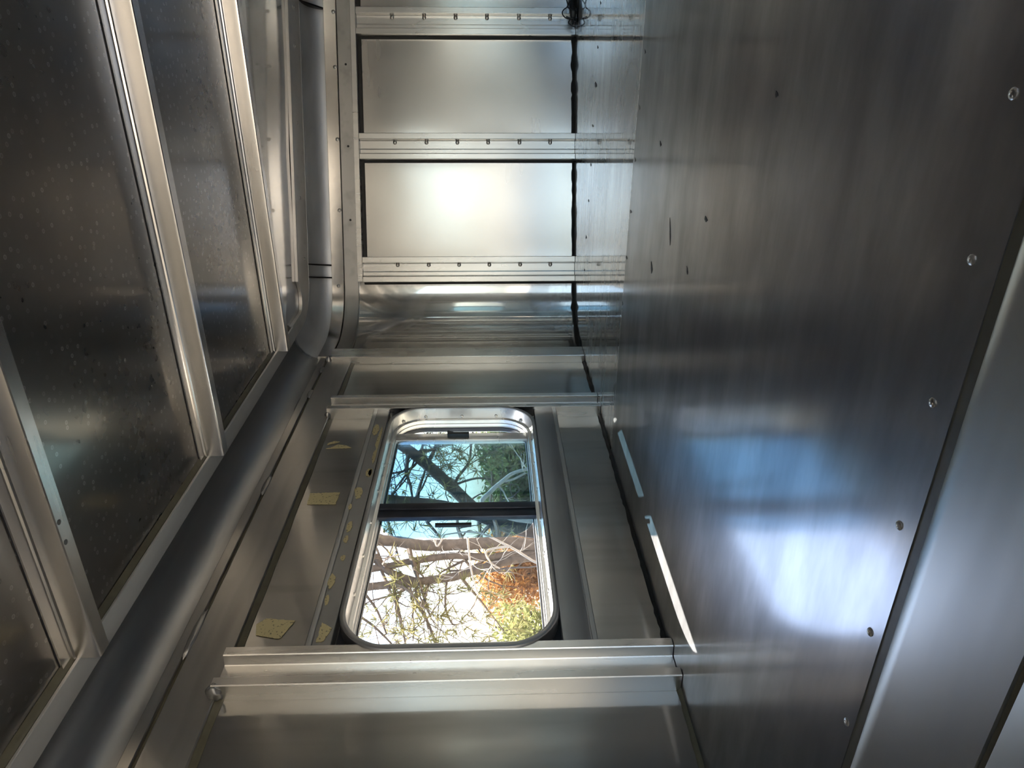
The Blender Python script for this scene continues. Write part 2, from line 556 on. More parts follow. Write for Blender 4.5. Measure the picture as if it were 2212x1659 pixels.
# the near edge: sealant joint, bull-nosed tube, second joint, next sheet
v, f_ = box(W, 2 * XC - W, Y_DECK - 0.014, Y_DECK + 0.0002, -0.02, -0.0008, 0)
put('joint_strip', mesh('joint_strip', v, f_, 0), 'olive_sealant', floor, 'olive sealant joint along the floor edge')
YB = Y_DECK - 0.009
RB, TB = 0.036, math.radians(26)
prof = [(YB - 0.100, -0.05), (YB, -0.05), (YB, -0.0012)] + [(YB - 0.001 - RB * math.sin(TB) + RB * math.sin(TB * (1 - i / 8)), 0.0035 - RB * (1 - math.cos(TB * (1 - i / 8)))) for i in range(9)] + [(YB - 0.100, 0.0035)]
def along_x(prof, x0, x1, nx=1):
    """closed (y, z) profile run across the trailer"""
    n = len(prof)
    vs_ = [Vector((x0 + (x1 - x0) * i / nx, y, z)) for i in range(nx + 1) for y, z in prof]
    fs_ = [(i * n + k, i * n + (k + 1) % n, (i + 1) * n + (k + 1) % n, (i + 1) * n + k) for i in range(nx) for k in range(n)]
    return vs_, fs_ + [tuple(range(n)), tuple(range(nx * n, nx * n + n))]
v, f_ = along_x(prof, W, 2 * XC - W)
put('edge_tube', mesh('edge_tube', v, f_, 35), 'threshold_metal', floor, 'bull-nosed aluminium bar along the floor edge')
v, f_ = box(W, 2 * XC - W, YB - 0.106, YB - 0.0995, -0.02, 0.001, 0)
put('joint_strip', mesh('joint_strip', v, f_, 0), 'olive_sealant', floor)
v, f_ = box(W, 2 * XC - W, 0.06, YB - 0.1050, -0.02, 0.003, 0.001)
near_plate = put('edge_plate', mesh('edge_plate', v, f_), 'threshold_metal', floor, 'plain aluminium plate at the near floor edge')
for x, y in ((-0.03, 0.4016), (-0.119, 0.3955), (-0.211, 0.3924), (-0.3044, 0.389), (-0.3995, 0.3856), (-0.4907, 0.381), (-0.582, 0.381), (-0.674, 0.381), (0.06, 0.3955), (0.152, 0.3955), (0.244, 0.3955)):
    screw(floor, (x, y, 0.0), (0, 0, 1), SCREW_BIG)
for x in (-0.40, -0.31, -0.22, -0.13):
    screw(near_plate, (x, 0.238, 0.003), (0, 0, 1), SCREW_BIG)
# the lower compartment behind the step
v, f_ = box(W - 0.02, 2 * XC - W + 0.02, Y_REAR, 0.08, Z_MAIN - 0.02, Z_MAIN, 0)
put('lower_floor', mesh('lower_floor', v, f_, 0), 'bar_metal', floor, 'lower aluminium floor behind the step')
v, f_ = box(W, 2 * XC - W, 0.055, 0.07, Z_MAIN, -0.004, 0)
put('step_riser', mesh('step_riser', v, f_, 0), 'wall_sheet', floor, 'aluminium riser below the raised floor')

# ------------------------------------------------------------------ left wall (with the window)
wall_left = root('wall_left', 'aluminium side wall with posts around the sliding window', 'wall', 'structure')
S_OF = lambda y: y - YT
Y_P1, Y_P0, Y_K0, Y_K1 = 0.746, 1.588, 1.918, 1.982
YW0, YW1, ZW0, ZW1, RWIN = 0.804, 1.587, 0.170, 0.527, 0.088      # outer outline of the window ring
def rounded(y0, y1, z0, z1, r, n=10):
    out = []
    for cy, cz, a0 in ((y1 - r, z1 - r, 0), (y0 + r, z1 - r, 90), (y0 + r, z0 + r, 180), (y1 - r, z0 + r, 270)):
        for i in range(n + 1):
            a = math.radians(a0 + 90 * i / n)
            out.append((cy + r * math.cos(a), cz + r * math.sin(a)))
    return out
def holed_sheet(x0, x1, y0, y1, z0, z1, hole):
    """a flat sheet in the wall plane with a rounded hole"""
    dense = []
    for a, b in zip(hole, hole[1:] + hole[:1]):
        k = max(1, int(math.hypot(b[0] - a[0], b[1] - a[1]) / 0.03))
        dense += [(a[0] + (b[0] - a[0]) * i / k, a[1] + (b[1] - a[1]) * i / k) for i in range(k)]
    hole = dense
    n = len(hole)
    cy, cz = sum(p[0] for p in hole) / n, sum(p[1] for p in hole) / n
    outer = []
    for (y, z) in hole:
        dy, dz = y - cy, z - cz
        ty = ((y1 if dy > 0 else y0) - cy) / dy if abs(dy) > 1e-9 else 1e9
        tz = ((z1 if dz > 0 else z0) - cz) / dz if abs(dz) > 1e-9 else 1e9
        t = min(ty, tz)
        outer.append((cy + dy * t, cz + dz * t))
    pts = list(zip(outer, range(n)))
    corners = [(y1, z1), (y0, z1), (y0, z0), (y1, z0)]
    vs_, fs_ = [], []
    for x in (x1, x0):
        vs_ += [Vector((x, *p)) for p in hole] + [Vector((x, *p)) for p in outer] + [Vector((x, *c)) for c in corners]
    m = 2 * n + 4
    def side(p):
        if abs(p[0] - y1) < 1e-6: return 0
        if abs(p[1] - z1) < 1e-6: return 1
        if abs(p[0] - y0) < 1e-6: return 2
        return 3
    for lay in (0, 1):
        b = lay * m
        for i in range(n):
            j = (i + 1) % n
            fs_.append((b + i, b + j, b + n + j, b + n + i))
            sa, sb = side(outer[i]), side(outer[j])
            if sa != sb:
                fs_.append((b + n + i, b + n + j, b + 2 * n + {(0, 1): 0, (1, 2): 1, (2, 3): 2, (3, 0): 3}.get((sa, sb), 0)))
    for i in range(n):
        j = (i + 1) % n
        fs_.append((i, j, m + j, m + i))
        fs_.append((n + i, n + j, m + n + j, m + n + i))
    return vs_, fs_
Z_TOP = 0.95
def wall_sheet(y0, y1, z0, z1, seed, par, right=False, amp=0.0018, name='wall_panel', mat='wall_sheet', label=None):
    s0, s1 = S_OF(y0), S_OF(y1)
    if right:
        s0, s1 = S_FULL - s1, S_FULL - s0
    v, f_ = skin(s0, s1, z0, z1, 14, 14, amp, seed)
    return put(name, mesh(name, v, f_, 40), mat, par, label)
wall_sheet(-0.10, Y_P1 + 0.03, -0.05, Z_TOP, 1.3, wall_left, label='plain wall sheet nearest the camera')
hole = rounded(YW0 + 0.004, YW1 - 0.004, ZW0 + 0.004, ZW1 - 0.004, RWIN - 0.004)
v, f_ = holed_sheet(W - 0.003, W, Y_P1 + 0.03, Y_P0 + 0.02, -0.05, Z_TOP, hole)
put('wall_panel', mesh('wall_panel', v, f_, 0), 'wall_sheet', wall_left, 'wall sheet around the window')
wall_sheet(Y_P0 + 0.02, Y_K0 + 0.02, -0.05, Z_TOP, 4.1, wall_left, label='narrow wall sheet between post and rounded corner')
v, f_ = box(W - 0.01, W - 0.003, Y_REAR, -0.10, Z_MAIN, Z_TOP, 0)
put('wall_panel', mesh('wall_panel', v, f_, 0), 'wall_sheet', wall_left, 'rear wall sheet')
v, f_ = box(W - 0.01, W - 0.003, -0.10, 0.10, Z_MAIN, -0.04, 0)
put('wall_panel', mesh('wall_panel', v, f_, 0), 'wall_sheet', wall_left)

POST = chamfer([(0, -0.001), (0, 0.032), (0.016, 0.032), (0.0185, 0.0145), (0.030, 0.0145), (0.0315, 0.0125), (0.0545, 0.0125), (0.0565, 0.032), (0.0735, 0.032), (0.0735, -0.001)], 0.0013)
def post(y, par, zs, label=None, right=False, prof=POST, name='wall_post'):
    if right:
        v, f_ = upright([(-t, o) for t, o in prof], S_FULL - S_OF(y), 0.001, Z_RAIL0 + 0.004)
    else:
        v, f_ = upright(prof, S_OF(y), 0.001, Z_RAIL0 + 0.004)
    p = put(name, mesh(name, v, f_, 20), 'post_metal', par, label)
    for z in zs:
        if right:
            screw(p, (2 * XC - W - 0.0125, y + 0.026, z), (-1, 0, 0), SCREW)
        else:
            screw(p, (W + 0.0140, y + 0.0250, z), (1, 0, 0), SCREW)
    return p
post(Y_P1, wall_left, (0.077, 0.184, 0.288, 0.397, 0.507, 0.618), 'ribbed aluminium post with screws below the window edge')
post(Y_P0, wall_left, (), 'ribbed aluminium post between window and rounded corner')
for y in (-0.1, -0.95, -1.8, -2.65):
    v, f_ = upright(POST, S_OF(y), Z_MAIN, Z_RAIL0)
    put('wall_post', mesh('wall_post', v, f_, 20), 'post_metal', wall_left)
v, f_ = upright(chamfer([(0, -0.001), (0, 0.0235), (0.064, 0.0235), (0.064, -0.001)], 0.0015), S_OF(Y_K0), 0.001, 0.745)
put('corner_post', mesh('corner_post', v, f_, 20), 'post_metal', wall_left, 'flat post where the wall starts to curve')
# bars above and below the window, between the two posts
for z0, z1, nm, lab in ((0.531, 0.5720, 'window_header_bar', 'grey flat bar with tan glue marks beside the window'), (0.1130, 0.1690, 'window_sill_bar', 'grey flat bar between window and floor side')):
    gz = z1 - 0.011 if z0 > 0.3 else z0 + 0.009                      # one shallow groove near the outer edge
    pr = chamfer([(W - 0.001, z0), (W + 0.0215, z0), (W + 0.0215, gz), (W + 0.0205, gz + 0.0008), (W + 0.0215, gz + 0.002), (W + 0.0215, z1), (W - 0.001, z1)], 0.0012)
    n = len(pr)
    vs_ = [Vector((x, y, z)) for y in (Y_P1 + 0.072, Y_P0 + 0.001) for x, z in pr]
    fs_ = [(k, (k + 1) % n, (k + 1) % n + n, k + n) for k in range(n)] + [tuple(range(n)), tuple(range(n, 2 * n))]
    put(nm, mesh(nm, vs_, fs_, 20), 'bar_metal', wall_left, lab)
# dark filler around the window ring, its black also painting the deep corner shadow
hole2 = rounded(YW0 - 0.001, YW1 + 0.001, ZW0 - 0.001, ZW1 + 0.001, 0.02)
inner = rounded(YW0 + 0.003, YW1 - 0.003, ZW0 + 0.003, ZW1 - 0.003, RWIN - 0.003)
n = len(inner)
vs_ = [Vector((W + x, *p)) for x in (0.0008, 0.005) for ring in (inner, hole2) for p in ring]
fs_ = []
for i in range(n):
    j = (i + 1) % n
    fs_ += [(i, j, n + j, n + i), (2 * n + i, 2 * n + j, 3 * n + j, 3 * n + i), (i, j, 2 * n + j, 2 * n + i), (n + i, n + j, 3 * n + j, 3 * n + i)]
put('window_filler_shade', mesh('window_filler_shade', vs_, fs_, 30), 'black_rubber', wall_left, 'dark filler with painted shadow in the corners around the window ring')

# the roof rail: flange, groove, lip and cove running along a wall
def arc_pts(n=14, r=R_COVE):
    return [(r - r * math.cos(math.radians(90 * i / n)), Z_LIP1 + r * math.sin(math.radians(90 * i / n))) for i in range(n + 1)]
def cove_prof():
    a = arc_pts()
    return a + [(R_COVE, Z_COVE1 + 0.004), (-0.004, Z_COVE1 + 0.004), (-0.004, Z_LIP1 - 0.002)]
def roof_rail(par, s0, s1, nose=False):
    v, f_ = sweep(cove_prof(), s0, s1)
    put('roof_cove', mesh('roof_cove', v, f_, 30), 'nose_cove' if nose else 'cove_metal', par, 'hollow curved roof rail')
    if not nose:
        v, f_ = sweep(chamfer([(-0.001, Z_LIP0), (0.010, Z_LIP0), (0.010, Z_LIP1), (-0.001, Z_LIP1 + 0.001)], 0.0012), s0, s1)
        put('rail_lip', mesh('rail_lip', v, f_, 20), 'rail_metal', par)
        v, f_ = sweep(chamfer([(-0.001, Z_RAIL0), (0.012, Z_RAIL0), (0.012, Z_RAIL1), (-0.001, Z_RAIL1)], 0.0015), s0, s1)
        put('rail_flange', mesh('rail_flange', v, f_, 20), 'rail_metal', par, 'flat welded flange of the roof rail')
        v, f_ = sweep([(-0.001, Z_RAIL1 - 0.001), (0.003, Z_RAIL1 - 0.001), (0.003, Z_LIP0 + 0.001), (-0.001, Z_LIP0 + 0.001)], s0, s1)
        put('joint_strip', mesh('joint_strip', v, f_, 20), 'olive_sealant', par)
        def wob(s, k, o, z):
            return (o, z - (0.0035 * (noise.noise(Vector((s * 9, 1.0, 0))) + 0.3) if k in (0, 1) else 0))
        v, f_ = sweep([(-0.001, Z_RAIL0 - 0.008), (0.0015, Z_RAIL0 - 0.008), (0.007, Z_RAIL0 + 0.001), (-0.001, Z_RAIL0 + 0.001)], s0, s1, 0.03, wob)
        put('joint_strip', mesh('joint_strip', v, f_, 40), 'olive_sealant', par)
roof_rail(wall_left, S_OF(-0.2), S_OF(Y_K0 + 0.045))
v, f_ = sweep(chamfer([(0.0665, Z_COVE1 - 0.001), (0.108, Z_COVE1 - 0.001), (0.108, Z_COVE1 + 0.004), (0.0665, Z_COVE1 + 0.004)], 0.001), S_OF(-0.2), S_OF(Y_K0 + 0.03))
put('ceiling_angle', mesh('ceiling_angle', v, f_, 20), 'angle_metal', wall_left, 'flat pale strip where the ceiling meets the window wall')
v, f_ = sweep([(0.1075, Z_CEIL - 0.0075), (0.1105, Z_CEIL - 0.006), (0.117, Z_CEIL - 0.0005), (0.1075, Z_CEIL - 0.0005)], S_OF(-0.2), S_OF(Y_K0 + 0.02), 0.05)
put('joint_strip', mesh('joint_strip', v, f_, 40), 'olive_sealant', wall_left)
# ragged caulk along the foot of the wall
def bead(par, s0, s1, w, hgt, mat, seed, name='caulk_bead', label=None):
    def wob(s, k, o, z):
        g = 1 + 0.55 * noise.noise(Vector((s * 26, seed, 0))) + 0.35 * noise.noise(Vector((s * 90, seed, 3)))
        return (o if o <= 0 else o * g, z if z <= 0.0005 else z * g)
    v, f_ = sweep([(-0.001, 0.0002), (w, 0.0002), (w * 0.55, hgt * 0.5), (0.001, hgt), (-0.001, hgt)], s0, s1, 0.012, wob)
    return put(name, mesh(name, v, f_, 60), mat, par, label)
bead(wall_left, S_OF(0.30), S_OF(Y_P1), 0.007, 0.006, 'olive_sealant', 1.0)
bead(wall_left, S_OF(Y_P1 + 0.075), S_OF(Y_K0), 0.0055, 0.006, 'dark_sealant', 2.0, label='ragged dark caulk at the foot of the window wall')
# weld beads on the roof rail
def blob(p, size, seed, par, name='weld_bead', mat='weld_metal', base=Vector((0, 0, 0)), n_=(1, 0, 0)):
    bm = bmesh.new()
    bmesh.ops.create_icosphere(bm, subdivisions=3, radius=1.0)
    for vv in bm.verts:
        w = 1 + 0.30 * noise.noise(vv.co * 2.3 + Vector((seed, 0, 0)))
        vv.co = Vector((vv.co.x * size[0] * w, vv.co.y * size[1] * w, vv.co.z * size[2] * w)) + Vector(p) - base
    me = bpy.data.meshes.new(name); bm.to_mesh(me); bm.free(); me.shade_smooth()
    return put(name, me, mat, par)
for k, (y, ln) in enumerate(((0.868, 0.050), (1.285, 0.035), (1.71, 0.022), (0.60, 0.02), (1.86, 0.018))):
    b = blob((W + 0.011, y, 0.756), (0.0035, ln, 0.007), k * 3.1, wall_left)
    if k == 0: b['label'] = 'long rough weld bead on the roof rail'
blob((W + 0.016, Y_P1 + 0.002, 0.684), (0.016, 0.008, 0.012), 9.0, wall_left)
blob((W + 0.012, Y_K0 + 0.002, 0.748), (0.014, 0.009, 0.010), 12.0, wall_left)
blob((W + 0.010, Y_P0 + 0.002, 0.686), (0.012, 0.008, 0.008), 15.0, wall_left)
blob((W + 0.021, Y_P1 + 0.074, 0.142), (0.003, 0.006, 0.022), 18.0, wall_left)
blob((W + 0.021, Y_P1 + 0.074, 0.549), (0.003, 0.006, 0.014), 19.0, wall_left)

# ------------------------------------------------------------------ nose wall
wall_front = root('wall_front', 'slanting aluminium nose wall with screwed studs and a rounded corner', 'wall', 'structure')
STUDS = (-0.6685, -0.2835, 0.0955)
SW = 0.080
NPOST = [(t * SW / 0.0735, o * 0.9) for t, o in POST]
def nose_panel(s0, s1, seed, amp, mat, label, z1=0.70):
    v, f_ = skin(s0, s1, -0.05, z1, 22, 22, amp, seed, 0.003, 2.6)
    return put('nose_panel', mesh('nose_panel', v, f_, 40), mat, wall_front, label)
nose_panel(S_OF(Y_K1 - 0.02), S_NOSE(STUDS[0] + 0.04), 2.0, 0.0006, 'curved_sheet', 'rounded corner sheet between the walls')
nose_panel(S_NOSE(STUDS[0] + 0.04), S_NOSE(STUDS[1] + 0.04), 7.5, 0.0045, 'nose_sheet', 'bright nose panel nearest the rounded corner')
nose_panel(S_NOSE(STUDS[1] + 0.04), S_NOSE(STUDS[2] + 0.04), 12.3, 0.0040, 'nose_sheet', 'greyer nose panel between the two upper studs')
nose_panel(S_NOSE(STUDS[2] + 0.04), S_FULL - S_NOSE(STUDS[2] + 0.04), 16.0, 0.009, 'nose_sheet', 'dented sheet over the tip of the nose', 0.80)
nose_panel(S_FULL - S_NOSE(STUDS[2] + 0.04), S_FULL - S_NOSE(STUDS[1] + 0.04), 21.0, 0.0035, 'nose_sheet', None)
nose_panel(S_FULL - S_NOSE(STUDS[1] + 0.04), S_FULL - S_NOSE(STUDS[0] + 0.04), 24.0, 0.0035, 'nose_sheet', None)
nose_panel(S_FULL - S_NOSE(STUDS[0] + 0.04), S_FULL - S_OF(Y_K1 - 0.02), 27.0, 0.0006, 'curved_sheet', None)
v, f_ = skin(S_OF(Y_K1 - 0.05), S_FULL - S_OF(Y_K1 - 0.05), 0.66, Z_TOP, 40, 2, 0, 3.0)
put('nose_upper_sheet', mesh('nose_upper_sheet', [Vector((q.x, q.y + 0.004, q.z)) for q in v], f_, 40), 'bar_metal', wall_front)
for side in (0, 1):
    for k, u in enumerate(STUDS):
        s = S_NOSE(u)
        if side: s = S_FULL - s
        pr = [(-t, o) for t, o in NPOST] if side else NPOST
        v, f_ = upright(pr, s, 0.001, 0.683)
        p = put('nose_stud', mesh('nose_stud', v, f_, 20), 'post_metal', wall_front, None if side else ['ribbed stud next to the rounded corner', 'ribbed stud between the two flat nose panels', 'ribbed stud next to the black cable'][k])
        if not side:
            for z in (0.573, 0.473, 0.375, 0.277, 0.177, 0.079):
                q = A0 + DD * (u + 0.054) + NN * 0.0125
                screw(p, (q.x, q.y, z), (NN.x, NN.y, 0), SCREW)
        # dark strip painting the shadow line on the camera side of each stud
        pr2 = [(-0.007, -0.001), (-0.007, 0.0015), (-0.001, 0.005), (0.002, 0.005), (0.002, -0.001)]
        if side: pr2 = [(-t, o) for t, o in pr2]
        v, f_ = upright(pr2, s, 0.001, 0.683)
        put('joint_strip', mesh('joint_strip', v, f_, 20), 'dark_sealant', wall_front)
# bands at the head of the nose wall
SN0, SN1 = S_OF(Y_K1 - 0.035), S_FULL - S_OF(Y_K1 - 0.035)
roof_rail(wall_front, SN0, SN1, True)
def band(o1, z0, z1, mat, name, label, s0=SN0, s1=SN1, c=0.0012):
    v, f_ = sweep(chamfer([(-0.001, z0), (o1, z0), (o1, z1), (-0.001, z1)], c), s0, s1)
    return put(name, mesh(name, v, f_, 20), mat, wall_front, label)
lip = band(0.013, 0.747, 0.786, 'trim_metal', 'nose_trim_strip', 'shiny screwed strip curving round the top of the nose wall')
fl_ = band(0.008, 0.700, 0.746, 'rail_metal', 'nose_flange', 'dull flange with screw holes along the nose wall')
S3 = S_NOSE(STUDS[0])
band(0.026, 0.684, 0.7015, 'post_metal', 'stud_head_rail', 'narrow raised rail capping the nose studs', S3 + 0.002, S_FULL - S3 - 0.002)
band(0.004, 0.672, 0.6845, 'dark_sealant', 'joint_strip', None, S3 + 0.075, S_FULL - S3 - 0.075)
for u in (-0.68, -0.44, -0.22, 0.0, 0.165):
    q = A0 + DD * u + NN * 0.013
    screw(lip, (q.x, q.y, 0.754 if u > -0.5 else 0.765), (NN.x, NN.y, 0), SCREW)
for u in (-0.50, -0.27, -0.02):
    q = A0 + DD * (u + 0.03) + NN * 0.008
    screw_hole(fl_, (q.x, q.y, 0.7215), (NN.x, NN.y, 0))
# joint rings on the cove near the corner and near the tip
for s in (S_NOSE(-0.655), S_NOSE(-0.615), S_NOSE(0.175)):
    v, f_ = sweep([(max(0.0008, o + 0.0012 * (1 - o / R_COVE)), z - 0.0012 * (o / R_COVE)) for o, z in arc_pts()] + [(R_COVE, Z_COVE1 + 0.002), (-0.002, Z_LIP1)], s, s + 0.004)
    put('cove_joint', mesh('cove_joint', v, f_, 30), 'dark_sealant', wall_front)
bead(wall_front, S_OF(Y_K0 + 0.02), S_NOSE(STUDS[0]), 0.008, 0.009, 'dark_sealant', 5.0)
bead(wall_front, S_NOSE(STUDS[0]) + 0.078, S_NOSE(STUDS[1]), 0.007, 0.008, 'dark_sealant', 6.0)
bead(wall_front, S_NOSE(STUDS[1]) + 0.078, S_NOSE(STUDS[2]), 0.009, 0.010, 'dark_sealant', 7.0, label='thick black caulk between nose panel and floor')

# ------------------------------------------------------------------ ceiling
ceiling = root('ceiling', 'dark aluminium ceiling sheets with water spots between the roof bows', 'ceiling', 'structure')
BOWS = (0.708, 1.2245, 1.7465)
SP = 0.5195
def ceil_sheet(y0, y1, seed, label=None):
    nx, ny = 40, 14
    vs_, fs_ = [], []
    for lay in (0, 1):
        for j in range(ny + 1):
            for i in range(nx + 1):
                x = W + 0.03 + (2 * XC - 2 * W - 0.06) * i / nx
                y = y0 + (y1 - y0) * j / ny
                fade = min(1, 5 * min(j, ny - j) / ny)
                vs_.append(Vector((x, y, Z_CEIL + lay * 0.002 + 0.0022 * fade * noise.noise(Vector((x * 2.4, y * 2.4, seed))))))
    k = (nx + 1)
    o2 = k * (ny + 1)
    for lay in (0, 1):
        for j in range(ny):
            for i in range(nx):
                a = lay * o2 + j * k + i
                fs_.append((a, a + 1, a + k + 1, a + k))
    put('ceiling_sheet', mesh('ceiling_sheet', vs_, fs_, 60), 'ceiling_sheet', ceiling, label)
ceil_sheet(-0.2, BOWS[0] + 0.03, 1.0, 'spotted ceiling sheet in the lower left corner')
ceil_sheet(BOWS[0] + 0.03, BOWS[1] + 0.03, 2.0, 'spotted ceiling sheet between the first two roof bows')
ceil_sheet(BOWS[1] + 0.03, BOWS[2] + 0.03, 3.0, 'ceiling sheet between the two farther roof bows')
# the sheet over the nose follows the curved wall
st = stations(S_OF(BOWS[2] + 0.03), S_FULL - S_OF(BOWS[2] + 0.03))
rim = [path(s) for s in st]
vs_ = []
fs_ = []
RINGS = 16
for k in range(RINGS + 1):
    for p, nn in rim:
        q0 = p + nn * 0.03
        yb = BOWS[2] + 0.03
        t = k / RINGS
        q = Vector((q0.x, q0.y + (yb - q0.y) * t))
        vs_.append(Vector((q.x, q.y, Z_CEIL + 0.004 * min(1, 4 * t, 4 * (1 - t)) * noise.noise(Vector((q.x * 3, q.y * 3, 9.0))))))
m = len(rim)
for k in range(RINGS):
    for i in range(m - 1):
        a = k * m + i
        fs_.append((a, a + 1, a + m + 1, a + m))
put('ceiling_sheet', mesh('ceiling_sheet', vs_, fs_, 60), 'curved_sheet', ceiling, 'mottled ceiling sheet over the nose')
def strip_wob(s, k, o, z):                # the strip narrows round the corner to meet the angle on the side wall
    t = min(1.0, max(0.0, min(s, S_FULL - s) / L1))
    t = t * t * (3 - 2 * t)
    w_ = 0.108 + 0.080 * t
    return (0.0665 + (o - 0.0665) / (0.188 - 0.0665) * (w_ - 0.0665), z)
v, f_ = sweep([(0.0665, Z_COVE1 + 0.0005), (0.1870, Z_COVE1 + 0.0020), (0.188, Z_COVE1 + 0.0030), (0.188, Z_CEIL), (0.0665, Z_COVE1 + 0.004)], S_OF(Y_K0 + 0.03), S_FULL - S_OF(Y_K0 + 0.03), 0.1, strip_wob)
tr = put('nose_ceiling_strip', mesh('nose_ceiling_strip', v, f_, 20), 'strip_metal', ceiling, 'screwed edge strip of the ceiling following the nose wall')
for u in (-0.60, -0.42, -0.20, 0.02, 0.13):
    q = A0 + DD * u + NN * (0.135 if u > -0.5 else 0.11)
    screw(tr, (q.x, q.y, Z_COVE1 + 0.0015), (0, 0, -1), SCREW)
def roof_bow(y0, par, label=None, x0=None):
    zb = Z_CEIL - 0.004
    pr = [(y0, zb), (y0 + 0.0195, zb), (y0 + 0.0205, zb - 0.003), (y0 + 0.023, zb - 0.0045), (y0 + 0.0235, zb - 0.032), (y0 + 0.0245, zb - 0.036), (y0 + 0.026, zb - 0.0372),
          (y0 + 0.047, zb - 0.0372), (y0 + 0.049, zb - 0.036), (y0 + 0.050, zb - 0.033), (y0 + 0.0505, zb), (y0 + 0.072, zb), (y0 + 0.072, zb + 0.0022), (y0, zb + 0.0022)]
    xa, xb = W + 0.1085, 2 * XC - W - 0.1085
    v, f_ = along_x(pr, xa, xb, 1)
    b = put('roof_bow', mesh('roof_bow', v, f_, 25), 'bow_metal', par, label)
    v, f_ = box(W + 0.11, 2 * XC - W - 0.11, y0 + 0.0004, y0 + 0.004, zb + 0.0018, Z_CEIL + 0.003, 0)
    put('bow_gap_shade', mesh('bow_gap_shade', v, f_, 0), 'black_rubber', b)  # black strip standing in for the shade in the gap above the flange
    return b
bC = roof_bow(BOWS[0], ceiling, 'broad hat-section roof bow nearest the camera')
for x in (-0.552, -0.583):
    screw_hole(bC, (x, BOWS[0] + 0.031, Z_CEIL - 0.0412), (0, 0, -1))
roof_bow(BOWS[1], ceiling, 'middle hat-section roof bow')
roof_bow(BOWS[2], ceiling, 'narrow-looking roof bow nearest the nose wall')
for k in range(1, 3):
    roof_bow(BOWS[0] - SP * k, ceiling)
v, f_ = box(W - 0.06, 2 * XC - W + 0.06, Y_REAR, 2.9, Z_TOP, Z_TOP + 0.01, 0)
put('roof_sheet', mesh('roof_sheet', v, f_, 0), 'wall_sheet', ceiling)
v, f_ = box(W, 2 * XC - W, Y_REAR, -0.20, Z_CEIL + 0.002, Z_CEIL + 0.005, 0)
put('ceiling_sheet', mesh('ceiling_sheet', v, f_, 0), 'ceiling_sheet', ceiling)

# ------------------------------------------------------------------ right wall (beside the camera, out of view)
wall_right = root('wall_right', 'aluminium side wall opposite the window with an open door', 'wall', 'structure')
XR = 2 * XC - W
hole_r = rounded(YW0 + 0.004, YW1 - 0.004, ZW0 + 0.004, ZW1 - 0.004, RWIN - 0.004)
wall_sheet(0.06, Y_P1 + 0.03, -0.05, Z_TOP, 31.0, wall_right, True)
v, f_ = holed_sheet(XR, XR + 0.003, Y_P1 + 0.03, Y_P0 + 0.02, -0.05, Z_TOP, hole_r)
put('wall_panel', mesh('wall_panel', v, f_, 0), 'wall_sheet', wall_right)
wall_sheet(Y_P0 + 0.02, Y_K0 + 0.02, -0.05, Z_TOP, 33.0, wall_right, True)
DOOR0, DOOR1, DOORZ = -1.50, -0.20, 0.84
for y0, y1, z0, z1 in ((Y_REAR, DOOR0, Z_MAIN, Z_TOP), (DOOR1, 0.06, Z_MAIN, Z_TOP), (DOOR0, DOOR1, DOORZ, Z_TOP), (0.06, 0.10, Z_MAIN, -0.04)):
    v, f_ = box(XR + 0.003, XR + 0.01, y0, y1, z0, z1, 0)
    put('wall_panel', mesh('wall_panel', v, f_, 0), 'wall_sheet', wall_right)
post(Y_P1, wall_right, (), None, True)
post(Y_P0, wall_right, (), None, True)
roof_rail(wall_right, S_FULL - S_OF(Y_K0 + 0.045), S_FULL - S_OF(-0.2))

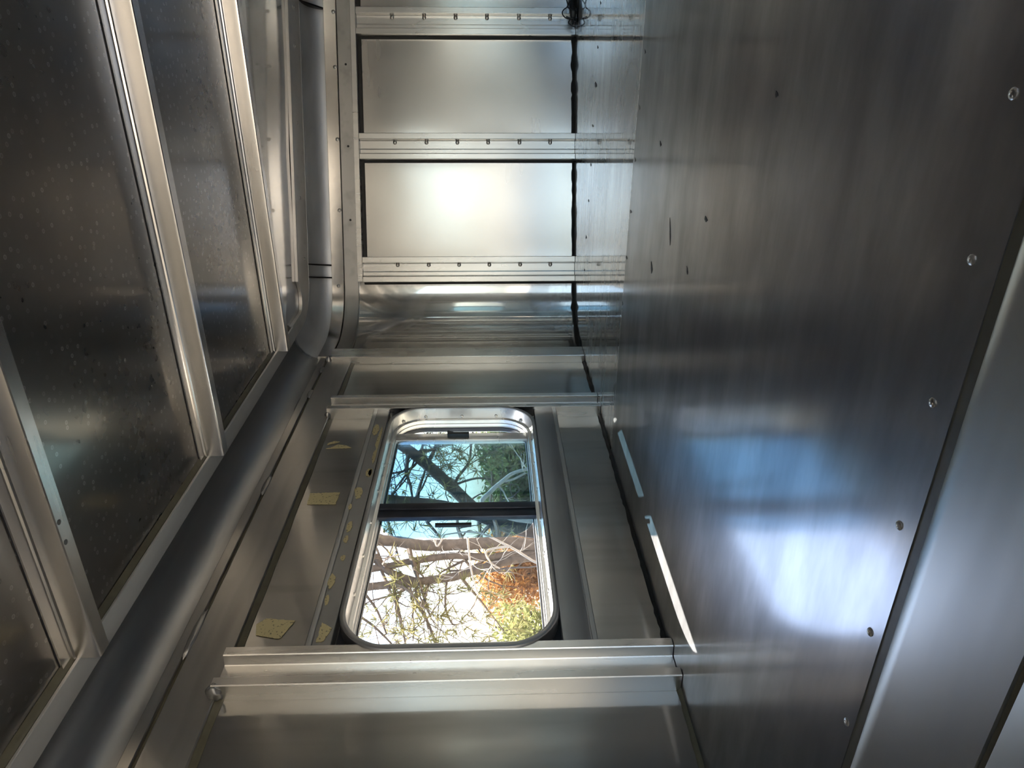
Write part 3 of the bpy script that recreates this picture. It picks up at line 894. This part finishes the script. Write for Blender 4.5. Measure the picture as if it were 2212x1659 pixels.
# ------------------------------------------------------------------ window
def ring(prof, y0, y1, z0, z1, r, xw, flip=1, n=10):
    """closed profile (e in from the outline, o inward) run round a rounded rectangle"""
    loops = []
    for e, o in prof:
        pts = rounded(y0 + e, y1 - e, z0 + e, z1 - e, max(0.004, r - e), n)
        loops.append([Vector((xw + flip * o, *p)) for p in pts])
    m = len(loops[0]); k = len(loops)
    vs_ = [q for lp in loops for q in lp]
    fs_ = []
    for a in range(k):
        b = (a + 1) % k
        for i in range(m):
            j = (i + 1) % m
            fs_.append((a * m + i, a * m + j, b * m + j, b * m + i))
    return vs_, fs_
def make_window(name, label, xw, flip, detail=True):
    w = root(name, label, 'window', 'structure')
    def pt(o, y, z): return (xw + flip * o, y, z)
    lip_ = [(0.0, -0.006), (0.0, 0.0335), (0.0012, 0.0352), (0.0030, 0.0358), (0.0078, 0.0358), (0.0096, 0.0350), (0.0098, 0.0325), (0.0030, 0.0325), (0.0030, -0.006)]
    v, f_ = ring(lip_, YW0, YW1, ZW0, ZW1, RWIN, xw, flip)
    sl = put('window_ring', mesh('window_ring', v, f_, 30), 'lip_metal', w, 'grey rounded clamp ring of the window')
    sleeve = [(0.0032, 0.0324), (0.0098, 0.0324), (0.0118, 0.008), (0.0120, 0.0065), (0.0160, 0.0060), (0.0165, 0.005), (0.0165, -0.006), (0.0032, -0.006)]
    v, f_ = ring(sleeve, YW0, YW1, ZW0, ZW1, RWIN, xw, flip)
    sl = put('window_jamb', mesh('window_jamb', v, f_, 30), 'frame_metal', w, 'bright screwed lining inside the clamp ring')
    track = [(0.0150, 0.0055), (0.0185, 0.005), (0.0190, -0.004), (0.0210, -0.0045), (0.0213, -0.012), (0.0228, -0.0125), (0.0230, -0.026), (0.0080, -0.026), (0.0020, -0.012), (0.0020, -0.004), (0.0150, -0.004)]
    v, f_ = ring(track, YW0, YW1, ZW0, ZW1, RWIN, xw, flip)
    put('window_track', mesh('window_track', v, f_, 30), 'frame_metal', w, 'stepped sliding track inside the ring')
    gasket = [(0.0220, -0.0135), (0.0248, -0.014), (0.0248, -0.024), (0.0220, -0.024)]
    v, f_ = ring(gasket, YW0, YW1, ZW0, ZW1, RWIN, xw, flip)
    put('window_gasket', mesh('window_gasket', v, f_, 30), 'black_rubber', w)
    if detail:
        e = 0.0108
        for y in (0.95, 1.05, 1.15, 1.255, 1.355, 1.455):
            screw(sl, pt(0.012, y, ZW1 - e), (0, 0, -1), SCREW_SMALL)
            screw(sl, pt(0.012, y, ZW0 + e), (0, 0, 1), SCREW_SMALL)
        for z in (0.265, 0.35, 0.44):
            screw(sl, pt(0.012, YW1 - e, z), (0, -1, 0), SCREW_SMALL)
        for y, z in ((YW1 - 0.035, ZW1 - 0.035), (YW1 - 0.035, ZW0 + 0.035)):
            screw(sl, pt(0.012, y, z), (0, -1, -0.8 if z > 0.35 else 0.8), SCREW_SMALL)
    zb0, zb1 = ZW0 + 0.0215, ZW1 - 0.0215
    # fixed centre bar
    v, f_ = box(*sorted((xw + flip * -0.0100, xw + flip * 0.001)), 1.180, 1.204, zb0 - 0.004, zb1 + 0.004, 0.002)
    v2, f2 = box(*sorted((xw + flip * -0.0100, xw + flip * 0.004)), 1.204, 1.224, zb0 - 0.004, zb1 + 0.004, 0.002)
    v, f_ = join([(v, f_), (v2, f2)])
    put('centre_bar', mesh('centre_bar', v, f_, 30), 'dark_anodised', w, 'dark bar dividing the window in two')
    # fixed clear pane in the far half
    v, f_ = box(*sorted((xw + flip * -0.0215, xw + flip * -0.0195)), 1.195, 1.563, zb0 + 0.001, zb1 - 0.001, 0)
    put('fixed_pane', mesh('fixed_pane', v, f_, 0), 'clear_glass', w, 'clear fixed pane behind the sliding pane')
    # sliding sash: tinted pane with rounded near corners, stile with latch
    sash = put('sash_stile', mesh('sash_stile', *box(*sorted((xw + flip * -0.0175, xw + flip * -0.004)), 1.490, 1.521, zb0 - 0.002, zb1 + 0.002, 0.002)), 'frame_metal', w, 'pale metal stile of the sliding pane')
    nseg = 10
    out = [(1.500, zb0 - 0.001), (1.500, zb1 + 0.001)]
    r = 0.060; y0 = 1.131
    out += [(y0 + r * 1.2 - r * 1.2 * math.sin(math.radians(90 * i / nseg)), zb1 + 0.001 - r + r * math.cos(math.radians(90 * i / nseg))) for i in range(nseg + 1)]
    out += [(y0 + r * 1.2 - r * 1.2 * math.cos(math.radians(90 * i / nseg)), zb0 - 0.001 + r - r * math.sin(math.radians(90 * i / nseg))) for i in range(nseg + 1)]
    n = len(out)
    vs_ = [Vector(pt(-0.0145, *p)) for p in out] + [Vector(pt(-0.0115, *p)) for p in out]
    fs_ = [tuple(range(n)), tuple(range(2 * n - 1, n - 1, -1))] + [(i, (i + 1) % n, (i + 1) % n + n, i + n) for i in range(n)]
    pane = put('sash_pane', mesh('sash_pane', vs_, fs_, 0), 'tinted_glass', w, 'blue-tinted sliding pane with rounded corners')
    v, f_ = box(*sorted((xw + flip * -0.0190, xw + flip * -0.0180)), 0.832, 1.190, zb0, zb1, 0)
    put('insect_screen', mesh('insect_screen', v, f_, 0), 'screen_mesh', w, 'fine insect screen over the open half')
    if detail:
        # latch: block with a tapering paddle
        v1 = box(*sorted((xw + flip * -0.004, xw + flip * 0.008)), 1.497, 1.507, 0.331, 0.383, 0.001)
        a = [(1.506, 0.3835), (1.506, 0.362), (1.518, 0.3835)]
        vs_ = [Vector(pt(o, y, z)) for o in (-0.004, 0.006) for y, z in a]
        fs_ = [(0, 1, 2), (5, 4, 3), (0, 1, 4, 3), (1, 2, 5, 4), (2, 0, 3, 5)]
        v, f_ = join([v1, (vs_, fs_)])
        put('latch', mesh('latch', v, f_, 20), 'black_plastic', sash, 'black latch paddle')
        v, f_ = box(*sorted((xw + flip * -0.0115, xw + flip * -0.005)), 1.160, 1.168, 0.319, 0.392, 0.001)
        hd = put('pull_handle', mesh('pull_handle', v, f_, 20), 'black_plastic', pane, 'slim black pull handle')
    return w
make_window('window_1', 'rounded sliding window with trees outside', W, 1)
make_window('window_2', 'matching window in the opposite wall', XR, -1, False)

# ------------------------------------------------------------------ tape and glue left on the window wall
def at(px, py, d):
    """the point at distance d along the ray of a photo pixel"""
    return CAM + (RW @ Vector((px - CX, py - CY, F))).normalized() * d
def on_plane(px, py, n, p0):
    d = RW @ Vector((px - CX, py - CY, F))
    n = Vector(n)
    return CAM + d * ((Vector(p0) - CAM).dot(n) / d.dot(n))
def flake(name, pts, x, label, group=None, rag=0.0016, seed=0):
    """a thin torn scrap on the wall: outline (y, z), ragged"""
    pts = [Vector(p) for p in pts]
    out = []
    for a, b in zip(pts, pts[1:] + pts[:1]):
        n = max(2, int((b - a).length / 0.004))
        for i in range(n):
            q = a.lerp(b, i / n)
            j = rag * noise.noise(Vector((q.x * 210 + seed, q.y * 210, seed)))
            d = (b - a).normalized()
            out.append(q + Vector((d.y, -d.x)) * j)
    n = len(out)
    c = sum(out, Vector((0, 0))) / n
    base = Vector((x, c.x, c.y))
    vs_ = [Vector((h_, q.x - c.x, q.y - c.y)) for h_ in (-0.0003, 0.0007) for q in out]
    fs_ = [tuple(range(n)), tuple(range(n, 2 * n))] + [(i, (i + 1) % n, (i + 1) % n + n, i + n) for i in range(n)]
    o = put(name, mesh(name, vs_, fs_, 0), 'tape_residue', None, label, base)
    o['category'] = 'tape scrap'
    if group: o['group'] = group
    return o
flake('tape_scrap', [(1.269, 0.598), (1.267, 0.661), (1.228, 0.659), (1.227, 0.600)], W + 0.001, 'cream rectangular tape scrap on the wall sheet, level with the upper pane', seed=1)
flake('tape_scrap', [(0.902, 0.606), (0.908, 0.655), (0.895, 0.668), (0.872, 0.662), (0.863, 0.622)], W + 0.001, 'cream slanted tape scrap on the wall sheet, next to the ribbed post', seed=2)
flake('tape_scrap', [(1.449, 0.605), (1.462, 0.622), (1.464, 0.640), (1.453, 0.650), (1.447, 0.664)], W + 0.001, 'long pointed sliver of cream tape beside the roof rail', seed=3)
flake('tape_scrap', [(1.478, 0.637), (1.480, 0.652), (1.472, 0.662), (1.464, 0.664), (1.470, 0.650)], W + 0.001, 'tiny torn scrap of cream tape above the pointed sliver', seed=4)
XB = W + 0.0220
for k, (px, py, w_, l_) in enumerate(((812, 929, 5, 12), (822, 947, 7, 26), (810, 985, 4, 16), (796, 1022, 6, 9), (803, 1020, 5, 9), (774, 1063, 7, 12), (756, 1095, 3, 6), (754, 1138, 6, 12), (748, 1165, 4, 8), (741, 1205, 4, 6), (716, 1256, 6, 14), (706, 1296, 4, 11))):
    rr = random.Random(k)
    poly = []
    for i in range(7):
        a = 2 * math.pi * i / 7
        q = on_plane(px + 1.5 * w_ * math.cos(a) * rr.uniform(0.6, 1.1) - 0.25 * l_ * math.sin(a), py + 1.2 * l_ * math.sin(a) * rr.uniform(0.7, 1.1), (1, 0, 0), (XB, 0, 0))
        poly.append((q.y, min(0.568, max(0.5365, q.z))))
    flake('glue_scrap', poly, XB, 'small tan glue scrap on the grey bar beside the window', 'tan glue scraps on the grey bar', 0.001, 10 + k)
q = [on_plane(*p, (1, 0, 0), (XB, 0, 0)) for p in ((696, 1345), (717, 1358), (700, 1385), (682, 1388))]
flake('glue_scrap', [(p.y, min(0.5645, max(0.5345, p.z))) for p in q], XB, 'largest tan glue scrap on the grey bar, at its end by the ribbed post', None, 0.002, 31)

# dark scuffs on the floor and a rusty spot on the near post
def floor_mark(px, py, ln, wd, k):
    q = on_plane(px, py, (0, 0, 1), (0, 0, 0))
    e = on_plane(px, py + ln, (0, 0, 1), (0, 0, 0)) - q
    sd = on_plane(px + wd, py, (0, 0, 1), (0, 0, 0)) - q
    rg = random.Random(k)
    ring_ = [q, q + e * 0.3 + sd * rg.uniform(0.5, 0.8), q + e * 0.7 + sd, q + e + sd * rg.uniform(-0.2, 0.4), q + e * 0.6 - sd * 0.3, q + e * 0.25 - sd * 0.2]
    n = len(ring_)
    vs_ = [Vector((p.x, p.y, z)) for z in (0.00005, 0.0004) for p in ring_]
    put('scuff_mark', mesh('scuff_mark', vs_, [tuple(range(n)), tuple(range(n, 2 * n))] + [(i, (i + 1) % n, (i + 1) % n + n, i + n) for i in range(n)], 0), 'dark_sealant', floor)
for k, (px, py, ln, wd) in enumerate(((1286, 176, 14, 4), (1280, 268, 7, 3), (1381, 226, 12, 2), (1426, 304, 13, 3), (1372, 340, 10, 2), (1276, 352, 8, 2), (1271, 430, 7, 2), (1266, 508, 8, 2), (1353, 552, 9, 3), (1262, 580, 6, 2), (1344, 650, 10, 2), (1362, 453, 8, 3), (1407, 565, 26, 3), (1484, 575, 18, 2), (1524, 466, 14, 5), (1677, 196, 15, 4), (1291, 98, 8, 2), (1393, 106, 10, 2), (1297, 2, 8, 2), (1447, 470, 60, 2))):
    floor_mark(px, py, ln, wd, k)

rg = random.Random(3)
q0 = on_plane(886, 1421, (1, 0, 0), (W + 0.0150, 0, 0))
ring_ = [(q0.y + 0.006 * math.cos(a) * rg.uniform(0.7, 1.2), q0.z + 0.0028 * math.sin(a) * rg.uniform(0.7, 1.2)) for a in [i * math.pi / 4 for i in range(8)]]
vs_ = [Vector((x, y, z)) for x in (W + 0.012, W + 0.0152) for y, z in ring_]
plain('rust', (0.10, 0.04, 0.025), 0.8)
put('rust_spot', mesh('rust_spot', vs_, [tuple(range(8)), tuple(range(8, 16))] + [(i, (i + 1) % 8, (i + 1) % 8 + 8, i + 8) for i in range(8)], 0), 'rust', wall_left, 'small rusty spot on the ribbed post')

# ------------------------------------------------------------------ black cable in the corner of nose wall and floor
def nose_pt(px, py, o):
    q = A0 + NN * o
    return on_plane(px, py, (NN.x, NN.y, 0), (q.x, q.y, 0))
cb = Vector((A0.x + DD.x * 0.15 + NN.x * 0.03, A0.y + DD.y * 0.15 + NN.y * 0.03, 0.0))
cable = root('cable_bundle', 'knotted black cable at the foot of the nose wall', 'cable', None, cb)
def smooth_path(pts, k=6):
    pts = [Vector(p) for p in pts]
    out = []
    for i in range(len(pts) - 1):
        p0, p1, p2, p3 = pts[max(0, i - 1)], pts[i], pts[i + 1], pts[min(len(pts) - 1, i + 2)]
        for j in range(k):
            t = j / k
            out.append(0.5 * ((2 * p1) + (p2 - p0) * t + (2 * p0 - 5 * p1 + 4 * p2 - p3) * t * t + (3 * p1 - 3 * p2 + p3 - p0) * t ** 3))
    return out + [pts[-1]]
def wire(name, pts, r, label=None):
    sp = smooth_path(pts)
    v, f_ = tube(sp, r, 8, cb)
    put(name, mesh(name, v, f_, 50), 'cable_black', cable, label)
Uz = lambda u, o, z: Vector((A0.x + DD.x * u + NN.x * o, A0.y + DD.y * u + NN.y * o, z))
wire('cable', [Uz(0.33, 0.03, 0.010), Uz(0.25, 0.016, 0.010), Uz(0.205, 0.018, 0.0105), Uz(0.175, 0.034, 0.011), Uz(0.150, 0.044, 0.010), Uz(0.128, 0.046, 0.008)], [0.0095] * 25 + [0.006] * 6, 'thick black cable')
for pts, o in ((((1224, 0), (1226, 13), (1217, 22), (1214.7, 29), (1219.6, 37), (1229, 40.7), (1241, 42)), 0.046), (((1233, 0), (1226, 13), (1233, 21), (1238, 28), (1242, 36)), 0.050), (((1231, 42), (1228, 49), (1233, 54), (1240, 57.5), (1245, 58)), 0.052), (((1223, 36), (1230, 39), (1238, 40)), 0.050), (((1238, 41), (1238, 50), (1236, 53)), 0.050)):
    wire('wire_loop', [(lambda w: Vector((w.x, w.y, max(0.003, w.z))))(nose_pt(px, py, o)) for px, py in pts], 0.0019 if len(pts) > 3 else 0.0024)
v, f_ = box(-0.012, 0.012, -0.010, 0.010, 0.0, 0.018, 0.005)
kn = Uz(0.150, 0.046, 0.001) - cb
put('cable_knot', mesh('cable_knot', [q + kn for q in v], f_, 50), 'cable_black', cable)

# ------------------------------------------------------------------ outside: ground, trees and shrubs
ZG = -1.85
v, f_ = [Vector((-60, -60, ZG)), Vector((60, -60, ZG)), Vector((60, 60, ZG)), Vector((-60, 60, ZG))], [(0, 1, 2, 3)]
g = put('ground', mesh('ground', v, f_, 0), 'earth', None, 'dry brown ground outside the trailer')
g['category'] = 'ground'; g['kind'] = 'structure'

def rnd_dir(rg, up=0.0):
    d = Vector((rg.gauss(0, 1), rg.gauss(0, 1), rg.gauss(0, 1) + up))
    return d.normalized()
def twig(rg, p, d, ln, r, depth, tubes, tips, droop=0.0, kids=3):
    pts, rr = [p], [r]
    n = 5
    for i in range(n):
        d = (d + rnd_dir(rg) * 0.32 + Vector((0, 0, -droop))).normalized()
        p = p + d * (ln / n)
        pts.append(p); rr.append(r * (1 - 0.75 * (i + 1) / n))
    tubes.append((pts, rr))
    tips.append((pts[-1], d)); tips.append((pts[-2], d))
    if depth:
        for _ in range(kids):
            i = rg.randint(1, n - 1)
            twig(rg, pts[i], (d + rnd_dir(rg) * 0.9).normalized(), ln * rg.uniform(0.4, 0.65), max(0.0025, rr[i] * 0.6), depth - 1, tubes, tips, droop, kids)
def tufts(rg, tips, per, ln, wd, chance=1.0):
    V, Fc = [], []
    for p, d in tips:
        if rg.random() > chance: continue
        for _ in range(per):
            e = (d * 0.8 + rnd_dir(rg)).normalized()
            side = e.cross(rnd_dir(rg)).normalized() * wd
            a = p + e * ln * 0.05; b = p + e * ln * rg.uniform(0.6, 1.1)
            i = len(V)
            V += [a - side, a + side, b + side * 0.3, b - side * 0.3]
            Fc.append((i, i + 1, i + 2, i + 3))
    return V, Fc
def leaf_cloud(rg, blobs, count, size):
    V, Fc = [], []
    vol = [b[1] * b[2] * b[3] for b in blobs]
    for _ in range(count):
        c, rx, ry, rz = rg.choices(blobs, vol)[0]
        d = rnd_dir(rg) * (rg.random() ** 0.45)
        p = c + Vector((d.x * rx, d.y * ry, d.z * rz))
        e = rnd_dir(rg); s2 = e.cross(rnd_dir(rg)).normalized()
        k = size * rg.uniform(0.6, 1.4)
        i = len(V)
        V += [p - e * k, p + s2 * k * 0.45, p + e * k, p - s2 * k * 0.45]
        Fc.append((i, i + 1, i + 2, i + 3))
    return V, Fc
def branched_tree(name, label, base, limbs, bark, leafmat, seed, twigs, tlen, per, nlen, droop=0.03, wd=0.004, kids=3, cat='tree', chance=0.42):
    rg = random.Random(seed)
    t = root(name, label, cat, None, base)
    tubes, tips = [], []
    weights = []
    for k, (pts, r0, r1) in enumerate(limbs):
        sp = smooth_path(pts, 5)
        rad = [r0 + (r1 - r0) * i / (len(sp) - 1) for i in range(len(sp))]
        rad = [q * (1 + 0.12 * noise.noise(Vector((i * 0.7, k, seed)))) for i, q in enumerate(rad)]
        v, f_ = tube(sp, rad, 9, base)
        put('trunk' if k == 0 else 'limb', mesh('limb', v, f_, 60), bark, t)
        weights.append((sp, rad))
    for _ in range(twigs):
        sp, rad = rg.choice(weights)
        i = rg.randint(len(sp) // 4, len(sp) - 1)
        twig(rg, sp[i], rnd_dir(rg, 0.2), tlen * rg.uniform(0.5, 1.2), min(0.02, rad[i] * 0.45), 1, tubes, tips, droop, kids)
    V, Fc = join([tube(p, r, 4, base) for p, r in tubes])
    tw = put('twigs', mesh('twigs', V, Fc, 60), bark, t); tw['kind'] = 'stuff'
    if leafmat:
        V, Fc = tufts(rg, tips, per, nlen, wd, chance)
        fo = put('foliage', mesh('foliage', [q - base for q in V], Fc, 0), leafmat, t); fo['kind'] = 'stuff'
    return t
def ground_at(px, py, d):
    q = at(px, py, d); q.z = ZG; return q
def P(d, *pp): return [at(x, y, d) for x, y in pp]
D1 = 6.0
b1 = ground_at(1620, 1130, D1)
branched_tree('leaning_tree', 'dark leaning tree limb crossing the tinted pane', b1, [
    ([b1] + P(D1, (1380, 1140), (1180, 1150), (1080, 1130), (1030, 1103), (960, 1037), (900, 985), (862, 958), (790, 905), (700, 850)), 0.066, 0.036),
    (P(D1, (1110, 1142), (1030, 1112), (960, 1094), (900, 1086), (835, 1079), (740, 1070), (600, 1050)), 0.055, 0.035),
    (P(D1, (1000, 1075), (985, 1040), (1012, 1000), (1018, 960), (1025, 900)), 0.016, 0.007),
    (P(D1, (930, 1010), (912, 970), (930, 920), (940, 880)), 0.014, 0.007),
    (P(D1, (975, 1050), (1030, 1033), (1080, 1040), (1120, 1050)), 0.011, 0.005),
    (P(D1, (905, 990), (890, 1010), (850, 1022), (800, 1020)), 0.012, 0.006),
    (P(D1, (898, 985), (880, 1030), (845, 1072)), 0.009, 0.005),
], 'bark_dark', 'needles_olive', 3, 70, 0.55, 9, 0.11)
D2 = 5.2
b2 = ground_at(1700, 1200, D2)
branched_tree('forked_tree', 'grey forked tree filling the open half of the window', b2, [
    ([b2] + P(D2, (1500, 1195), (1250, 1190), (1100, 1172), (1000, 1176), (915, 1178), (860, 1170), (800, 1165), (700, 1150)), 0.046, 0.036),
    (P(D2, (1250, 1190), (1150, 1195), (1050, 1203), (985, 1200), (930, 1206), (880, 1214), (830, 1225), (760, 1235)), 0.028, 0.022),
    (P(D2, (1250, 1190), (1120, 1207), (1040, 1228), (980, 1246), (905, 1256), (850, 1262), (780, 1270), (700, 1285)), 0.032, 0.026),
    (P(D2, (812, 1200), (825, 1222), (850, 1240), (900, 1256)), 0.028, 0.024),
    (P(D2, (905, 1206), (902, 1240), (900, 1295), (915, 1325), (930, 1360), (945, 1400), (955, 1450)), 0.014, 0.009),
    (P(D2, (925, 1262), (915, 1300), (910, 1315)), 0.012, 0.009),
    (P(D2, (850, 1262), (860, 1310), (872, 1370), (880, 1420)), 0.010, 0.006),
    (P(D2, (790, 1285), (815, 1320), (835, 1370)), 0.010, 0.006),
    (P(D2, (775, 1330), (810, 1355), (850, 1395)), 0.010, 0.006),
    (P(D2, (965, 1255), (962, 1310), (975, 1345), (985, 1350)), 0.009, 0.005),
], 'bark_brown', 'needles_olive', 11, 75, 0.50, 9, 0.10)
b3 = ground_at(1650, 1095, 4.6)
branched_tree('bare_pale_tree', 'thin pale bare branch in front of the evergreen', b3, [
    ([b3] + P(4.6, (1400, 1110), (1150, 1125), (1045, 1092), (1060, 1062), (1085, 1040), (1105, 1024), (1132, 1015), (1170, 1010)), 0.022, 0.008),
    (P(4.6, (1085, 1040), (1110, 1035), (1135, 1022)), 0.009, 0.005),
], 'bark_pale', None, 21, 5, 0.25, 0, 0.1, kids=2)
b4 = ground_at(1700, 1215, 4.4)
branched_tree('tangled_vine', 'pale tangled bare twigs hanging before the orange shrub', b4, [
    ([b4] + P(4.4, (1400, 1240), (1200, 1230), (1100, 1180), (1030, 1150), (960, 1155)), 0.012, 0.004),
    (P(4.4, (1100, 1180), (1052, 1190), (1060, 1215), (1080, 1228)), 0.008, 0.004),
    (P(4.4, (1010, 1160), (1015, 1210), (1022, 1250), (1035, 1290)), 0.007, 0.004),
    (P(4.4, (960, 1155), (945, 1180), (938, 1165)), 0.006, 0.003),
], 'bark_pale', None, 25, 15, 0.30, 0, 0.1, droop=0.10, kids=2, cat='vine')
def shrub(name, label, px, py, d, blobs, leafmat, count, size, seed, cat, stems=9):
    rg = random.Random(seed)
    base = ground_at(px, py, d)
    t = root(name, label, cat, None, base)
    bl = []
    for (bx, by, dd_, rx, rz) in blobs:
        bl.append((at(bx, by, dd_), rx, rx, rz))
    V, Fc = leaf_cloud(rg, bl, count, size)
    fo = put('foliage', mesh('foliage', [q - base for q in V], Fc, 0), leafmat, t); fo['kind'] = 'stuff'
    tb = []
    for k in range(stems):
        c = bl[k % len(bl)][0]
        mid = base.lerp(c, 0.5) + rnd_dir(rg) * 0.2
        tb.append(tube(smooth_path([base, mid, c + rnd_dir(rg) * 0.2], 4), [0.03] * 4 + [0.02] * 4 + [0.01], 5, base))
    V, Fc = join(tb)
    put('stems', mesh('stems', V, Fc, 60), 'bark_brown', t)
    return t
shrub('evergreen_tree', 'dense dark green evergreen seen through the tinted pane', 1300, 1010, 12, [(1140, 1010, 12, 0.8, 0.8), (1120, 950, 12, 0.75, 0.75), (1115, 1080, 12, 0.6, 0.65), (1220, 1000, 12, 1.1, 0.9), (1180, 900, 12, 0.8, 1.0), (1350, 1000, 12, 1.2, 0.9), (1110, 880, 13, 0.6, 0.6)], 'needles_green', 26000, 0.06, 5, 'tree')
shrub('orange_shrub', 'rust-orange autumn shrub in the open half of the window', 1300, 1210, 9, [(1130, 1175, 9, 0.46, 0.45), (1105, 1215, 9, 0.42, 0.45), (1115, 1270, 9, 0.42, 0.5), (1180, 1220, 9, 0.4, 0.45), (1250, 1190, 9, 0.5, 0.55), (1080, 1250, 9.3, 0.25, 0.3)], 'leaves_orange', 12000, 0.032, 6, 'shrub')
shrub('yellow_green_shrub', 'yellow-green leafy shrub below the rust-orange one', 1350, 1380, 7, [(1150, 1360, 7, 0.27, 0.27), (1110, 1345, 7.2, 0.22, 0.24), (1120, 1410, 7, 0.29, 0.29), (1230, 1365, 7, 0.40, 0.4), (1330, 1380, 7, 0.40, 0.4)], 'leaves_yellow', 6000, 0.027, 8, 'shrub')
